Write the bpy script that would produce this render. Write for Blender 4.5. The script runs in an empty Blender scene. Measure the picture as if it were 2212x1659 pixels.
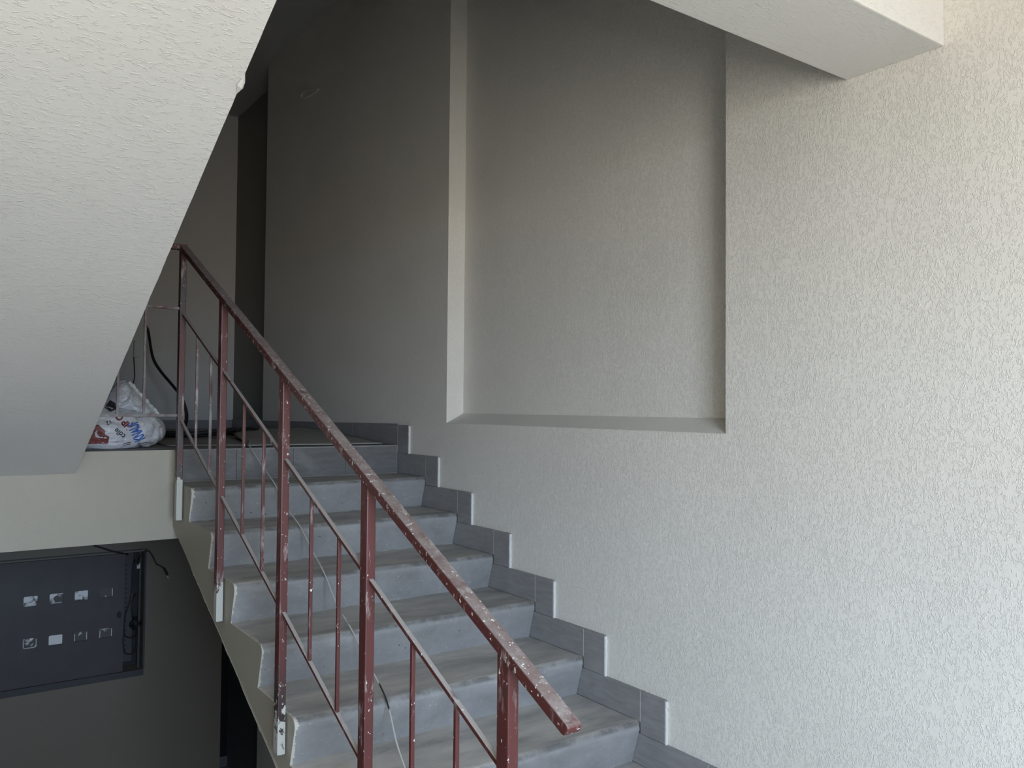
import bpy, bmesh, math, random
from mathutils import Vector, Matrix, noise
from mathutils.bvhtree import BVHTree

C = bpy.context.scene.collection
S = bpy.context.scene
ZO = 1.763            # height of the eye above the half-landing floor; all z below are given relative to the eye
random.seed(4)

# ------------------------------------------------------------------ camera
FWD = Vector((0.577897, 0.815599, 0.028871))
RGT = Vector((0.815773, -0.578313, 0.008252))
UPV = Vector((-0.023427, -0.018783, 0.999549))
cam_data = bpy.data.cameras.new('camera')
cam_data.sensor_width = 36.0
cam_data.lens = 1785.99 / 2212 * 36.0
cam_data.clip_start = 0.02
cam = bpy.data.objects.new('camera', cam_data)
C.objects.link(cam)
M = Matrix((RGT, UPV, -FWD)).transposed().to_4x4()
M.translation = Vector((0, 0, ZO))
cam.matrix_world = M
S.camera = cam

# ------------------------------------------------------------------ daylight
W_X0, W_X1, W_Z0, W_Z1, W_Y = -0.64, 0.80, -0.85, 1.08, -1.70     # the stairwell window behind the camera
world = bpy.data.worlds.new('sky')
S.world = world
world.use_nodes = True
wn = world.node_tree
wn.nodes.clear()
tc = wn.nodes.new('ShaderNodeTexCoord')
sep = wn.nodes.new('ShaderNodeSeparateXYZ')
ramp = wn.nodes.new('ShaderNodeValToRGB')
ramp.color_ramp.elements[0].position = 0.47
ramp.color_ramp.elements[0].color = (0.48, 0.455, 0.41, 1)
ramp.color_ramp.elements[1].position = 0.53
ramp.color_ramp.elements[1].color = (0.60, 0.775, 1.0, 1)
mp = wn.nodes.new('ShaderNodeMapRange')
mp.inputs['From Min'].default_value = -1
mp.inputs['From Max'].default_value = 1
bg = wn.nodes.new('ShaderNodeBackground')
bg.inputs['Strength'].default_value = 29.0
out = wn.nodes.new('ShaderNodeOutputWorld')
wn.links.new(tc.outputs['Generated'], sep.inputs[0])
wn.links.new(sep.outputs['Z'], mp.inputs['Value'])
wn.links.new(mp.outputs[0], ramp.inputs[0])
wn.links.new(ramp.outputs[0], bg.inputs['Color'])
wn.links.new(bg.outputs[0], out.inputs[0])
pl = bpy.data.lights.new('window_portal', 'AREA')
pl.shape = 'RECTANGLE'
pl.size = W_X1 - W_X0
pl.size_y = W_Z1 - W_Z0
pl.cycles.is_portal = True
po = bpy.data.objects.new('window_portal', pl)
C.objects.link(po)
po.location = ((W_X0 + W_X1) / 2, W_Y - 0.12, (W_Z0 + W_Z1) / 2 + ZO)
po.rotation_euler = (math.radians(90), 0, 0)
S.view_settings.view_transform = 'Standard'
S.view_settings.look = 'None'
S.view_settings.gamma = 1.0
S.view_settings.use_curve_mapping = False
S.view_settings.exposure = 0.0

# ------------------------------------------------------------------ materials
def nmat(name):
    m = bpy.data.materials.new(name)
    m.use_nodes = True
    nt = m.node_tree
    b = nt.nodes['Principled BSDF']
    return m, nt, b

def node(nt, t, **kw):
    n = nt.nodes.new(t)
    for k, v in kw.items():
        if k in n.inputs.keys():
            n.inputs[k].default_value = v
        else:
            setattr(n, k, v)
    return n

def coords(nt, scale=(1, 1, 1), space='Object'):
    t = node(nt, 'ShaderNodeTexCoord')
    m = node(nt, 'ShaderNodeMapping')
    m.inputs['Scale'].default_value = scale
    nt.links.new(t.outputs[space], m.inputs['Vector'])
    return m.outputs['Vector']

def nz(nt, vec, scale, detail=3, rough=0.55, dist=0.0):
    n = node(nt, 'ShaderNodeTexNoise', Scale=scale, Detail=detail, Roughness=rough, Distortion=dist)
    nt.links.new(vec, n.inputs['Vector'])
    return n.outputs['Fac']

def rmp(nt, fac, p0, p1, c0=(0, 0, 0, 1), c1=(1, 1, 1, 1)):
    if p0 > p1:
        p0, p1, c0, c1 = p1, p0, c1, c0
    r = node(nt, 'ShaderNodeValToRGB')
    r.color_ramp.elements[0].position = p0
    r.color_ramp.elements[1].position = p1
    r.color_ramp.elements[0].color = c0
    r.color_ramp.elements[1].color = c1
    nt.links.new(fac, r.inputs[0])
    return r.outputs[0]

def mix(nt, fac, a, b):
    m = node(nt, 'ShaderNodeMix', data_type='RGBA')
    def put(i, v):
        if isinstance(v, (tuple, list)):
            m.inputs[i].default_value = (*v[:3], 1)
        elif isinstance(v, (int, float)):
            m.inputs[i].default_value = v
        else:
            nt.links.new(v, m.inputs[i])
    put(0, fac); put(6, a); put(7, b)
    return m.outputs[2]

def mth(nt, op, a, b=0.0, clamp=False):
    m = node(nt, 'ShaderNodeMath', operation=op)
    m.use_clamp = clamp
    for i, v in enumerate((a, b)):
        if isinstance(v, (int, float)):
            m.inputs[i].default_value = v
        else:
            nt.links.new(v, m.inputs[i])
    return m.outputs[0]

def bump(nt, b, h, strength, dist):
    n = node(nt, 'ShaderNodeBump', Strength=strength, Distance=dist)
    nt.links.new(h, n.inputs['Height'])
    nt.links.new(n.outputs[0], b.inputs['Normal'])

def plaster(name, col, stretch, strength=0.55, scale=62, lo=0.44, hi=0.64, rough=0.5, dist=0.004, worm=None):
    m, nt, b = nmat(name)
    v = coords(nt, stretch)
    n1 = nz(nt, v, scale, 2.0, 0.5, 0.7)
    h = rmp(nt, n1, lo, hi)
    if worm:      # short worm-like ridges left by the textured paint
        ab = mth(nt, 'ABSOLUTE', mth(nt, 'SUBTRACT', n1, 0.5))
        msk = nz(nt, v, scale * 0.8, 1.0, 0.5)
        h = mth(nt, 'MULTIPLY', rmp(nt, ab, worm[0], 0.0), rmp(nt, msk, worm[1], worm[1] + 0.08))
        n3 = nz(nt, v, scale * 0.35, 2, 0.5)
        h = mth(nt, 'ADD', h, mth(nt, 'MULTIPLY', n3, 0.5))
    v2 = coords(nt)
    big = nz(nt, v2, 1.7, 3)
    c = mix(nt, rmp(nt, big, 0.3, 0.7), tuple(x * 0.97 for x in col), tuple(min(1, x * 1.03) for x in col))
    nt.links.new(c, b.inputs['Base Color'])
    b.inputs['Roughness'].default_value = rough
    b.inputs['Specular IOR Level'].default_value = 0.35
    bump(nt, b, h, strength, dist)
    return m

WALLC = (0.75, 0.715, 0.66)
M_wall = plaster('cream_textured_plaster', WALLC, (1, 1, 0.7), 0.55, 125, 0.52, 0.66, 0.5, 0.0020, worm=(0.08, 0.42))
M_soff = plaster('cream_rolled_plaster', (0.735, 0.72, 0.695), (0.42, 1, 1), 0.45, 125, 0.54, 0.70, 0.5, 0.0020, worm=(0.07, 0.50))
M_smooth = plaster('cream_smooth_paint', (0.37, 0.335, 0.27), (1, 1, 1), 0.12, 30, 0.35, 0.7)
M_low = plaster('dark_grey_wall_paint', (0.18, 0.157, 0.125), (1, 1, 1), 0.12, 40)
M_brown_wall = plaster('dark_brown_passage_wall', (0.19, 0.18, 0.16), (1, 1, 1), 0.12, 40)  # passage wall, a darker brown than the back wall
M_dim = plaster('grey_white_paint', (0.62, 0.60, 0.57), (1, 1, 1), 0.12, 40)
M_left = plaster('brownish_wall_paint', (0.52, 0.47, 0.385), (1, 1, 0.7), 0.5, 105, 0.5, 0.6, 0.6, 0.0022)
M_slab = plaster('bare_ceiling_paint', (0.45, 0.45, 0.45), (1, 1, 1), 0.3, 14, 0.4, 0.7)

def concrete(name, base, dark, lap_x=None):
    m, nt, b = nmat(name)
    v = coords(nt)
    a = nz(nt, v, 7, 6, 0.62)
    f = nz(nt, v, 46, 5, 0.65)
    c = mix(nt, rmp(nt, a, 0.32, 0.72), dark, base)
    c = mix(nt, mth(nt, 'MULTIPLY', rmp(nt, f, 0.56, 0.74), 0.35), c, tuple(x * 1.3 for x in base))
    spk = nz(nt, v, 95, 2, 0.5)
    c = mix(nt, rmp(nt, spk, 0.72, 0.76), c, (0.6, 0.58, 0.54))
    pit = nz(nt, coords(nt, (1, 1, 1)), 61, 1, 0.5)
    c = mix(nt, rmp(nt, pit, 0.24, 0.21), c, tuple(x * 0.45 for x in dark))
    if lap_x is not None:     # brown dust on upward faces, paled to stand in for light from above
        g = node(nt, 'ShaderNodeNewGeometry'); sg = node(nt, 'ShaderNodeSeparateXYZ')
        nt.links.new(g.outputs['Normal'], sg.inputs[0])
        dk = mth(nt, 'MULTIPLY', rmp(nt, sg.outputs['Z'], 0.75, 0.97), rmp(nt, nz(nt, coords(nt, (0.5, 1.4, 1)), 6, 4, 0.6), 0.25, 0.7))
        c = mix(nt, mth(nt, 'MULTIPLY', dk, 0.88), c, (0.60, 0.565, 0.515))
        st = nz(nt, coords(nt, (0.35, 1.3, 1)), 5, 5, 0.65, 0.6)
        c = mix(nt, mth(nt, 'MULTIPLY', rmp(nt, st, 0.48, 0.68), 0.42), c, (0.17, 0.165, 0.16))     # scuffs and stains
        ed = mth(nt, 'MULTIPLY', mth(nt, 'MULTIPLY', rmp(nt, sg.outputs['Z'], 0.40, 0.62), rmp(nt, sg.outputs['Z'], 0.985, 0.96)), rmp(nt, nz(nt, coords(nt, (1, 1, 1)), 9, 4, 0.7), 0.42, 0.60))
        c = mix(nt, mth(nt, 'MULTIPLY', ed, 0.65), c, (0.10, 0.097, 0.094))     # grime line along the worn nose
    if lap_x is not None:     # wall paint slopped over the open end of the steps
        t = node(nt, 'ShaderNodeTexCoord')
        s = node(nt, 'ShaderNodeSeparateXYZ')
        nt.links.new(t.outputs['Object'], s.inputs[0])
        w = mth(nt, 'MULTIPLY', mth(nt, 'SUBTRACT', nz(nt, coords(nt, (0.4, 1, 1)), 55, 4, 0.7), 0.5), 0.034)
        w2 = mth(nt, 'MULTIPLY', mth(nt, 'SUBTRACT', nz(nt, coords(nt, (0.2, 1, 1)), 6, 2, 0.5), 0.5), 0.03)
        e = mth(nt, 'ADD', mth(nt, 'ADD', s.outputs['X'], w), w2)
        k = mth(nt, 'LESS_THAN', e, lap_x)
        c = mix(nt, k, c, (0.50, 0.475, 0.41))
    nt.links.new(c, b.inputs['Base Color'])
    b.inputs['Roughness'].default_value = 0.62
    b.inputs['Specular IOR Level'].default_value = 0.35
    bump(nt, b, f, 0.22, 0.004)
    return m

M_conc = concrete('grey_concrete', (0.30, 0.295, 0.285), (0.21, 0.205, 0.195))
M_floor = concrete('dusty_concrete_floor', (0.48, 0.43, 0.35), (0.40, 0.36, 0.29))
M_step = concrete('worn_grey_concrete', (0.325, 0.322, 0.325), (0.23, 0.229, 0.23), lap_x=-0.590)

def tile(name, base):
    m, nt, b = nmat(name)
    v = coords(nt, (2, 2.0, 14))
    n = nz(nt, v, 5, 5, 0.6, 0.4)
    d = nz(nt, coords(nt), 5, 4, 0.6, 0.5)
    c = mix(nt, rmp(nt, n, 0.3, 0.7), tuple(x * 0.82 for x in base), tuple(x * 1.12 for x in base))
    c = mix(nt, mth(nt, 'MULTIPLY', rmp(nt, d, 0.5, 0.75), 0.3), c, (0.42, 0.41, 0.41))
    nt.links.new(c, b.inputs['Base Color'])
    b.inputs['Roughness'].default_value = 0.48
    return m
M_tile = tile('grey_ceramic_tile', (0.25, 0.243, 0.246))
M_rtile = tile('grey_riser_tile', (0.135, 0.133, 0.135))

def plain(name, col, rough=0.6, metal=0.0, spec=0.4, noise_amt=0.12, scale=20):
    m, nt, b = nmat(name)
    v = coords(nt)
    c = mix(nt, nz(nt, v, scale, 4, 0.6), tuple(x * (1 - noise_amt) for x in col), tuple(min(1, x * (1 + noise_amt)) for x in col))
    nt.links.new(c, b.inputs['Base Color'])
    b.inputs['Roughness'].default_value = rough
    b.inputs['Metallic'].default_value = metal
    b.inputs['Specular IOR Level'].default_value = spec
    return m
M_grout = plain('white_grout', (0.62, 0.61, 0.59), 0.8)
M_dark = plain('black_rubber', (0.012, 0.012, 0.013), 0.5)
M_void = plain('dark_steel_and_passage_shade', (0.02, 0.021, 0.025), 0.6)  # cupboard inside; on the lower passage wall it stands in for shade
M_steel = plain('grey_blue_panel_paint', (0.072, 0.065, 0.068), 0.5, 0.0, 0.4, 0.2, 6)
M_frame = plain('grey_frame_paint', (0.06, 0.06, 0.064), 0.6)
M_pvc = plain('white_plastic', (0.62, 0.62, 0.6), 0.5)
M_card = plain('grey_cardboard', (0.34, 0.325, 0.30), 0.85, 0, 0.2, 0.1, 9)
M_string = plain('pale_string', (0.9, 0.89, 0.85), 0.7)
M_wood = plain('painted_window_frame', (0.7, 0.69, 0.66), 0.5)

def maroon(name, dust, white_base=None, dust_lo=0.50, grey=None, fleck=0.68):
    m, nt, b = nmat(name)
    v = coords(nt)
    n = nz(nt, v, 23, 6, 0.68, 0.3)
    base = mix(nt, nz(nt, v, 6, 3), (0.070, 0.017, 0.016), (0.108, 0.027, 0.025))
    if grey:
        base = mix(nt, rmp(nt, nz(nt, coords(nt, (1, 1, 0.5)), 9, 4, 0.6), 0.40, 0.62), base, grey)
    g = node(nt, 'ShaderNodeNewGeometry')
    s = node(nt, 'ShaderNodeSeparateXYZ')
    nt.links.new(g.outputs['True Normal'], s.inputs[0])
    up = mth(nt, 'MULTIPLY', mth(nt, 'MAXIMUM', s.outputs['Z'], 0.0), dust)     # dust settles on faces that look up
    n_b = nz(nt, coords(nt, (1, 1, 1)), 70, 5, 0.7, 0.6)
    n = mth(nt, 'ADD', mth(nt, 'MULTIPLY', n, 0.65), mth(nt, 'MULTIPLY', n_b, 0.35))
    k = mth(nt, 'MULTIPLY', rmp(nt, n, dust_lo - 0.26, dust_lo + 0.16), up, True)
    c = mix(nt, k, base, (0.36, 0.325, 0.305))
    sp = nz(nt, coords(nt, (1, 1, 0.6)), 115, 3, 0.6)
    c = mix(nt, rmp(nt, sp, fleck, fleck + 0.02), c, (0.72, 0.69, 0.66))
    sc = nz(nt, coords(nt, (1, 1, 0.25)), 26, 4, 0.7)
    c = mix(nt, mth(nt, 'MULTIPLY', rmp(nt, sc, 0.58, 0.70), 0.5), c, (0.55, 0.5, 0.48))
    rust = nz(nt, v, 12, 3, 0.6)
    c = mix(nt, mth(nt, 'MULTIPLY', rmp(nt, rust, 0.66, 0.72), 0.6), c, (0.05, 0.03, 0.028))
    if white_base:
        lo, hi, soft = white_base[:3]
        if len(white_base) > 3:
            t = node(nt, 'ShaderNodeTexCoord'); s3 = node(nt, 'ShaderNodeSeparateXYZ')
            nt.links.new(t.outputs['Generated'], s3.inputs[0])
            c = mix(nt, mth(nt, 'MULTIPLY', rmp(nt, s3.outputs['Z'], 0.26, 0.14), 0.85), c, (0.03, 0.022, 0.022))
        t = node(nt, 'ShaderNodeTexCoord')
        s2 = node(nt, 'ShaderNodeSeparateXYZ')
        nt.links.new(t.outputs['Generated'], s2.inputs[0])
        mr = node(nt, 'ShaderNodeMapRange')
        mr.inputs['From Min'].default_value = hi
        mr.inputs['From Max'].default_value = lo
        nt.links.new(s2.outputs['Z'], mr.inputs['Value'])
        w = mth(nt, 'ADD', mr.outputs[0], mth(nt, 'MULTIPLY', mth(nt, 'SUBTRACT', nz(nt, coords(nt, (1, 1, 0.6)), 70, 4, 0.65), 0.5), soft))
        c = mix(nt, rmp(nt, w, 0.49, 0.53), c, (0.47, 0.455, 0.41))
    nt.links.new(c, b.inputs['Base Color'])
    b.inputs['Roughness'].default_value = 0.42
    bump(nt, b, n, 0.1, 0.002)
    return m
M_rail = maroon('dusty_maroon_paint', 0.95, fleck=0.635)
M_post = maroon('maroon_paint', 0.3)
M_post_a = maroon('maroon_paint_white_foot', 0.3, (0.06, 0.25, 1.1), 0.50, (0.06, 0.045, 0.045))
M_post_c = maroon('maroon_paint_short_white_foot', 0.3, (0.02, 0.20, 0.9))
M_post_b = maroon('maroon_paint_peeled_foot', 0.3, (-0.02, 0.21, 3.0, 1))
M_bar = maroon('maroon_paint_grey_dust', 1.8, None, 0.30)
M_grey = maroon('grey_dusty_paint', 1.2, None, 0.40, (0.20, 0.195, 0.19))
M_flake = maroon('grey_flaking_paint', 0.6, None, 0.45, (0.24, 0.235, 0.23))

# ------------------------------------------------------------------ mesh helpers
class MB:
    def __init__(self):
        self.v = []; self.f = []; self.mi = []
    def add(self, verts, faces, mi=0):
        o = len(self.v)
        self.v += [tuple(p) for p in verts]
        for f in faces:
            self.f.append([i + o for i in f]); self.mi.append(mi)
        return self
    def box(self, x0, x1, y0, y1, z0, z1, mi=0):
        p = [(x, y, z) for x in (x0, x1) for y in (y0, y1) for z in (z0, z1)]
        return self.add(p, [(0, 1, 3, 2), (4, 6, 7, 5), (0, 4, 5, 1), (2, 3, 7, 6), (0, 2, 6, 4), (1, 5, 7, 3)], mi)
    def prism(self, yz, x0, x1, mi=0, cap=None, cap2=None):
        """polygon in the y-z plane pushed along x"""
        n = len(yz)
        p = [(x0, y, z) for y, z in yz] + [(x1, y, z) for y, z in yz]
        self.add(p, [(i, (i + 1) % n, n + (i + 1) % n, n + i) for i in range(n)], mi)
        self.add(p[:n], [list(range(n))], mi if cap is None else cap)
        return self.add(p[n:], [list(range(n))][::-1], mi if cap2 is None else cap2)
    def tube(self, pts, r, n=8, caps=True):
        P = [Vector(p) for p in pts]
        rings = []
        ref = Vector((0.13, 0.31, 0.94))
        for i, p in enumerate(P):
            d = (P[min(i + 1, len(P) - 1)] - P[max(i - 1, 0)]).normalized()
            a = d.cross(ref)
            if a.length < 0.05:
                a = d.cross(Vector((1, 0, 0)))
            a.normalize(); b = d.cross(a)
            rr = r[i] if isinstance(r, (list, tuple)) else r
            rings.append([p + a * math.cos(2 * math.pi * k / n) * rr + b * math.sin(2 * math.pi * k / n) * rr for k in range(n)])
        vs = [q for ring in rings for q in ring]
        fs = [(i * n + k, i * n + (k + 1) % n, (i + 1) * n + (k + 1) % n, (i + 1) * n + k) for i in range(len(P) - 1) for k in range(n)]
        if caps:
            fs += [list(range(n))[::-1], [(len(P) - 1) * n + k for k in range(n)]]
        return self.add(vs, fs)

def spline(pts, sub=8):
    P = [Vector(p) for p in pts]
    out = []
    for i in range(len(P) - 1):
        p0, p1, p2, p3 = P[max(i - 1, 0)], P[i], P[i + 1], P[min(i + 2, len(P) - 1)]
        for s in range(sub):
            t = s / sub
            out.append(0.5 * ((2 * p1) + (p2 - p0) * t + (2 * p0 - 5 * p1 + 4 * p2 - p3) * t * t + (3 * p1 - p0 - 3 * p2 + p3) * t ** 3))
    out.append(P[-1])
    return out

def build(name, mb, mats, parent=None, bevel=0.0, smooth=False, seg=2, weld=True):
    """link a mesh object; its origin stands at the base of its bounding box (top level) or at the parent's origin"""
    bm = bmesh.new()
    vs = [bm.verts.new((x, y, z + ZO)) for x, y, z in mb.v]
    for f, mi in zip(mb.f, mb.mi):
        try:
            fc = bm.faces.new([vs[i] for i in f]); fc.material_index = mi
        except ValueError:
            pass
    if weld:
        bmesh.ops.remove_doubles(bm, verts=bm.verts, dist=1e-5)
    bmesh.ops.recalc_face_normals(bm, faces=bm.faces)
    if bevel:
        bmesh.ops.bevel(bm, geom=[e for e in bm.edges if e.is_manifold and e.calc_face_angle(0) > 0.5], offset=bevel, segments=seg, affect='EDGES', profile=0.6)
    if smooth:
        for f in bm.faces: f.smooth = True
    if parent is None:
        lo = Vector([min(v.co[i] for v in bm.verts) for i in range(3)])
        hi = Vector([max(v.co[i] for v in bm.verts) for i in range(3)])
        o0 = Vector(((lo.x + hi.x) / 2, (lo.y + hi.y) / 2, lo.z))
    else:
        o0 = WORLD[parent.name]
    bmesh.ops.translate(bm, verts=bm.verts, vec=-o0)
    me = bpy.data.meshes.new(name)
    bm.to_mesh(me); bm.free()
    for m in (mats if isinstance(mats, (list, tuple)) else [mats]):
        me.materials.append(m)
    o = bpy.data.objects.new(name, me)
    C.objects.link(o)
    if parent is None:
        o.location = o0
    else:
        o.parent = parent
    WORLD[o.name] = o0
    return o
WORLD = {}

def thing(name, label, cat, loc, group=None):
    o = bpy.data.objects.new(name, None)
    o.empty_display_size = 0.1
    C.objects.link(o)
    o.location = (loc[0], loc[1], loc[2] + ZO)
    WORLD[o.name] = Vector(o.location)
    return tag(o, label, cat, group)

def tag(o, label, cat, group=None, kind=None):
    o['label'] = label; o['category'] = cat
    if group: o['group'] = group
    if kind: o['kind'] = kind
    return o

def struct(name, mb, mats, label, cat, **kw):
    return tag(build(name, mb, mats, None, **kw), label, cat, kind='structure')

# ------------------------------------------------------------------ main measures (metres, z from the eye)
W = 2.169                      # right wall
L = 0.972                      # open side of the flight in front
Y0, T, H, E = 4.146, 0.3216, 0.155, 0.213
ZL = -E                        # storey landing
ZF = ZL - 10 * H               # half-landing floor (= -ZO)
ZU = ZL + 10 * H               # half-landing above
ZT = ZL + 20 * H               # storey landing above
ZB = ZL - 20 * H               # storey floor below
XS, XL = 0.553, -0.66          # the return flights on the left
XW = -0.70                     # left wall
YE, YB = 6.46, 7.80            # end of right wall, back wall
XP = 2.34                      # passage wall behind the end of the right wall
YF = W_Y

# ------------------------------------------------------------------ the setting
def rect_face(mb, x, y0, y1, z0, z1, mi=0):
    mb.add([(x, y0, z0), (x, y1, z0), (x, y1, z1), (x, y0, z1)], [(0, 1, 2, 3)], mi)

mb = MB()
r0, r1, rz0, rz1, rd, rsl = 1.832, 3.637, -0.080, 2.30, 0.10, 0.050
zb, zt = ZB, ZT
ys = [YF, r0, r1, YE]; zs = [zb, rz0, rz1, zt]
for i in range(3):
    for j in range(3):
        if not (i == 1 and j == 1):
            rect_face(mb, W, ys[i], ys[i + 1], zs[j], zs[j + 1])
bx = W + rd
q = [(W, r0, rz0), (W, r1, rz0), (W, r1, rz1), (W, r0, rz1), (bx, r0, rz0 + rsl), (bx, r1, rz0 + rsl), (bx, r1, rz1), (bx, r0, rz1)]
mb.add(q, [(4, 5, 6, 7), (0, 1, 5, 4), (1, 2, 6, 5), (2, 3, 7, 6), (3, 0, 4, 7)])
mb.add([(W, YF, zb), (W, YE, zb), (W, YE, zt), (W, YF, zt), (XP, YF, zb), (XP, YE, zb), (XP, YE, zt), (XP, YF, zt)],
       [(4, 7, 6, 5), (0, 4, 5, 1), (1, 5, 6, 2), (2, 6, 7, 3), (3, 7, 4, 0)])
struct('wall_right', mb, M_wall, 'tall cream textured stair wall with a shallow sunken panel', 'wall')
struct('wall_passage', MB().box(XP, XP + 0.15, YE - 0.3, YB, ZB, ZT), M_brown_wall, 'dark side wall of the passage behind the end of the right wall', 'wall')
struct('wall_back_lower', MB().box(XW, XP + 0.15, YB, YB + 0.15, ZB, ZL - 0.17), M_void, 'end wall of the passage on the storey below, blackened to stand in for its shade', 'wall')  # near-black colour paints in the darkness of the lower passage
struct('wall_back', MB().box(XW, XP + 0.15, YB, YB + 0.15, ZL - 0.17, ZT), M_dim, 'dim grey back wall of the upper landing', 'wall')
struct('wall_left', MB().box(XW - 0.15, XW, YF, YB, ZB, ZT), M_left, 'cream left wall of the stairwell', 'wall')
mb = MB()
mb.box(XW - 0.15, W_X0, YF - 0.15, YF, ZB, ZT)
mb.box(W_X1, XP, YF - 0.15, YF, ZB, ZT)
mb.box(W_X0, W_X1, YF - 0.15, YF, ZB, W_Z0)
mb.box(W_X0, W_X1, YF - 0.15, YF, W_Z1, ZT)
struct('wall_front', mb, M_wall, 'cream outer wall with the stairwell window', 'wall', weld=False)
win = tag(bpy.data.objects.new('window_1', None), 'stairwell window in the outer wall', 'window', kind='structure')
C.objects.link(win)
win.location = ((W_X0 + W_X1) / 2, YF - 0.08, W_Z0 + ZO)
WORLD[win.name] = Vector(win.location)
mb = MB()
ft = 0.05
mb.box(W_X0, W_X1, YF - 0.11, YF - 0.05, W_Z0, W_Z0 + ft); mb.box(W_X0, W_X1, YF - 0.11, YF - 0.05, W_Z1 - ft, W_Z1)
mb.box(W_X0, W_X0 + ft, YF - 0.11, YF - 0.05, W_Z0 + ft, W_Z1 - ft); mb.box(W_X1 - ft, W_X1, YF - 0.11, YF - 0.05, W_Z0 + ft, W_Z1 - ft)
mb.box(0.05, 0.11, YF - 0.11, YF - 0.05, W_Z0 + ft, W_Z1 - ft)
build('window_frame', mb, M_wood, win, weld=False)

struct('floor', MB().box(XW, W, YF, 1.29, ZF - 0.2, ZF), M_floor, 'concrete half-landing floor at the foot of the flight', 'floor')
struct('floor_lower', MB().box(XW, XP, YF, YB, ZB - 0.2, ZB), M_conc, 'storey floor below the landing', 'floor')

def landing(name, z, label, cat, mats):
    mb = MB()
    mb.prism([(Y0 + 0.005, z), (YB, z), (YB, z - 0.17), (Y0 + 0.22, z - 0.17), (Y0 + 0.22, z - 0.422), (Y0 + 0.005, z - 0.422)], XW, W, 0)
    mb.box(W, XP, YE, YB, z - 0.17, z)
    o = struct(name, mb, mats, label, cat, weld=False)
    for p in o.data.polygons:
        if p.normal.z > 0.9: p.material_index = 1
        elif p.normal.z < -0.9 : p.material_index = 2
    return o
landing('floor_landing', ZL, 'upper landing slab with cream painted front edge', 'floor', [M_smooth, M_conc, M_slab])
landing('ceiling', ZT, 'underside of the storey landing above', 'ceiling', [M_smooth, M_conc, M_slab])
struct('ceiling_half_landing', MB().box(XW, W, YF, 1.387, 1.16, ZU), M_soff, 'underside of the half-landing above the viewer', 'ceiling')
struct('beam', MB().box(XW, W, 1.102, 1.387, 0.9635, 1.16), M_soff, 'cream plastered beam under the half-landing above', 'beam', bevel=0.004)

struct('ceiling_light_block', MB().box(XW - 0.15, XP + 0.15, YF - 0.15, YB + 0.15, ZT + 0.005, ZT + 0.2), M_slab, 'unseen slab added to keep sky light out of the stairwell', 'ceiling')  # unseen cap added against light leaking in from above

# wall with the meter cupboard on the storey below
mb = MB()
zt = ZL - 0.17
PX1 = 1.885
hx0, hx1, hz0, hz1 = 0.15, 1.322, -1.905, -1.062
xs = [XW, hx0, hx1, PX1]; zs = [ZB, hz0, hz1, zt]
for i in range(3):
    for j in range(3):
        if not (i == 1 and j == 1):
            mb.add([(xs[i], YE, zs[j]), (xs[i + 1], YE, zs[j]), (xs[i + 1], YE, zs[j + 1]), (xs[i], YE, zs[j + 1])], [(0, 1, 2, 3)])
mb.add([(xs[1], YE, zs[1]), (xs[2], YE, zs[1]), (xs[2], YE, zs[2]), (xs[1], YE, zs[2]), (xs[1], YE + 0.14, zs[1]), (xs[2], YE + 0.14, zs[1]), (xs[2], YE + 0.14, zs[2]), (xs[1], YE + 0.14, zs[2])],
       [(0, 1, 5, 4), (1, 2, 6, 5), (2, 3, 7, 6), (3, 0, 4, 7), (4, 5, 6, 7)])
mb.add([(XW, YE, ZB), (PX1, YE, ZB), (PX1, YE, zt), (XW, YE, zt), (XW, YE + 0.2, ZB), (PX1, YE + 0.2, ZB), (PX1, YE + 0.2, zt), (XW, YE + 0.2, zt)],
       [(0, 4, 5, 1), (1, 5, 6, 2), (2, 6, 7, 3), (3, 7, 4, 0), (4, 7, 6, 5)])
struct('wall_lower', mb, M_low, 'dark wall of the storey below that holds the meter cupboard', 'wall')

# ------------------------------------------------------------------ stairs
def nose_profile(y, z, under, r=0.026):
    """tread edge with a rounded nose and a riser that leans in under it"""
    pts = [(y + r + 0.012, z)]
    for k in range(9):
        a = math.pi / 2 + k * (math.pi / 2) / 8
        pts.append((y + r + r * math.cos(a), z - r + r * math.sin(a)))
    pts.append((y + 0.006, z - r - 0.02))
    pts.append((y + under, z - H))
    return pts

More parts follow.
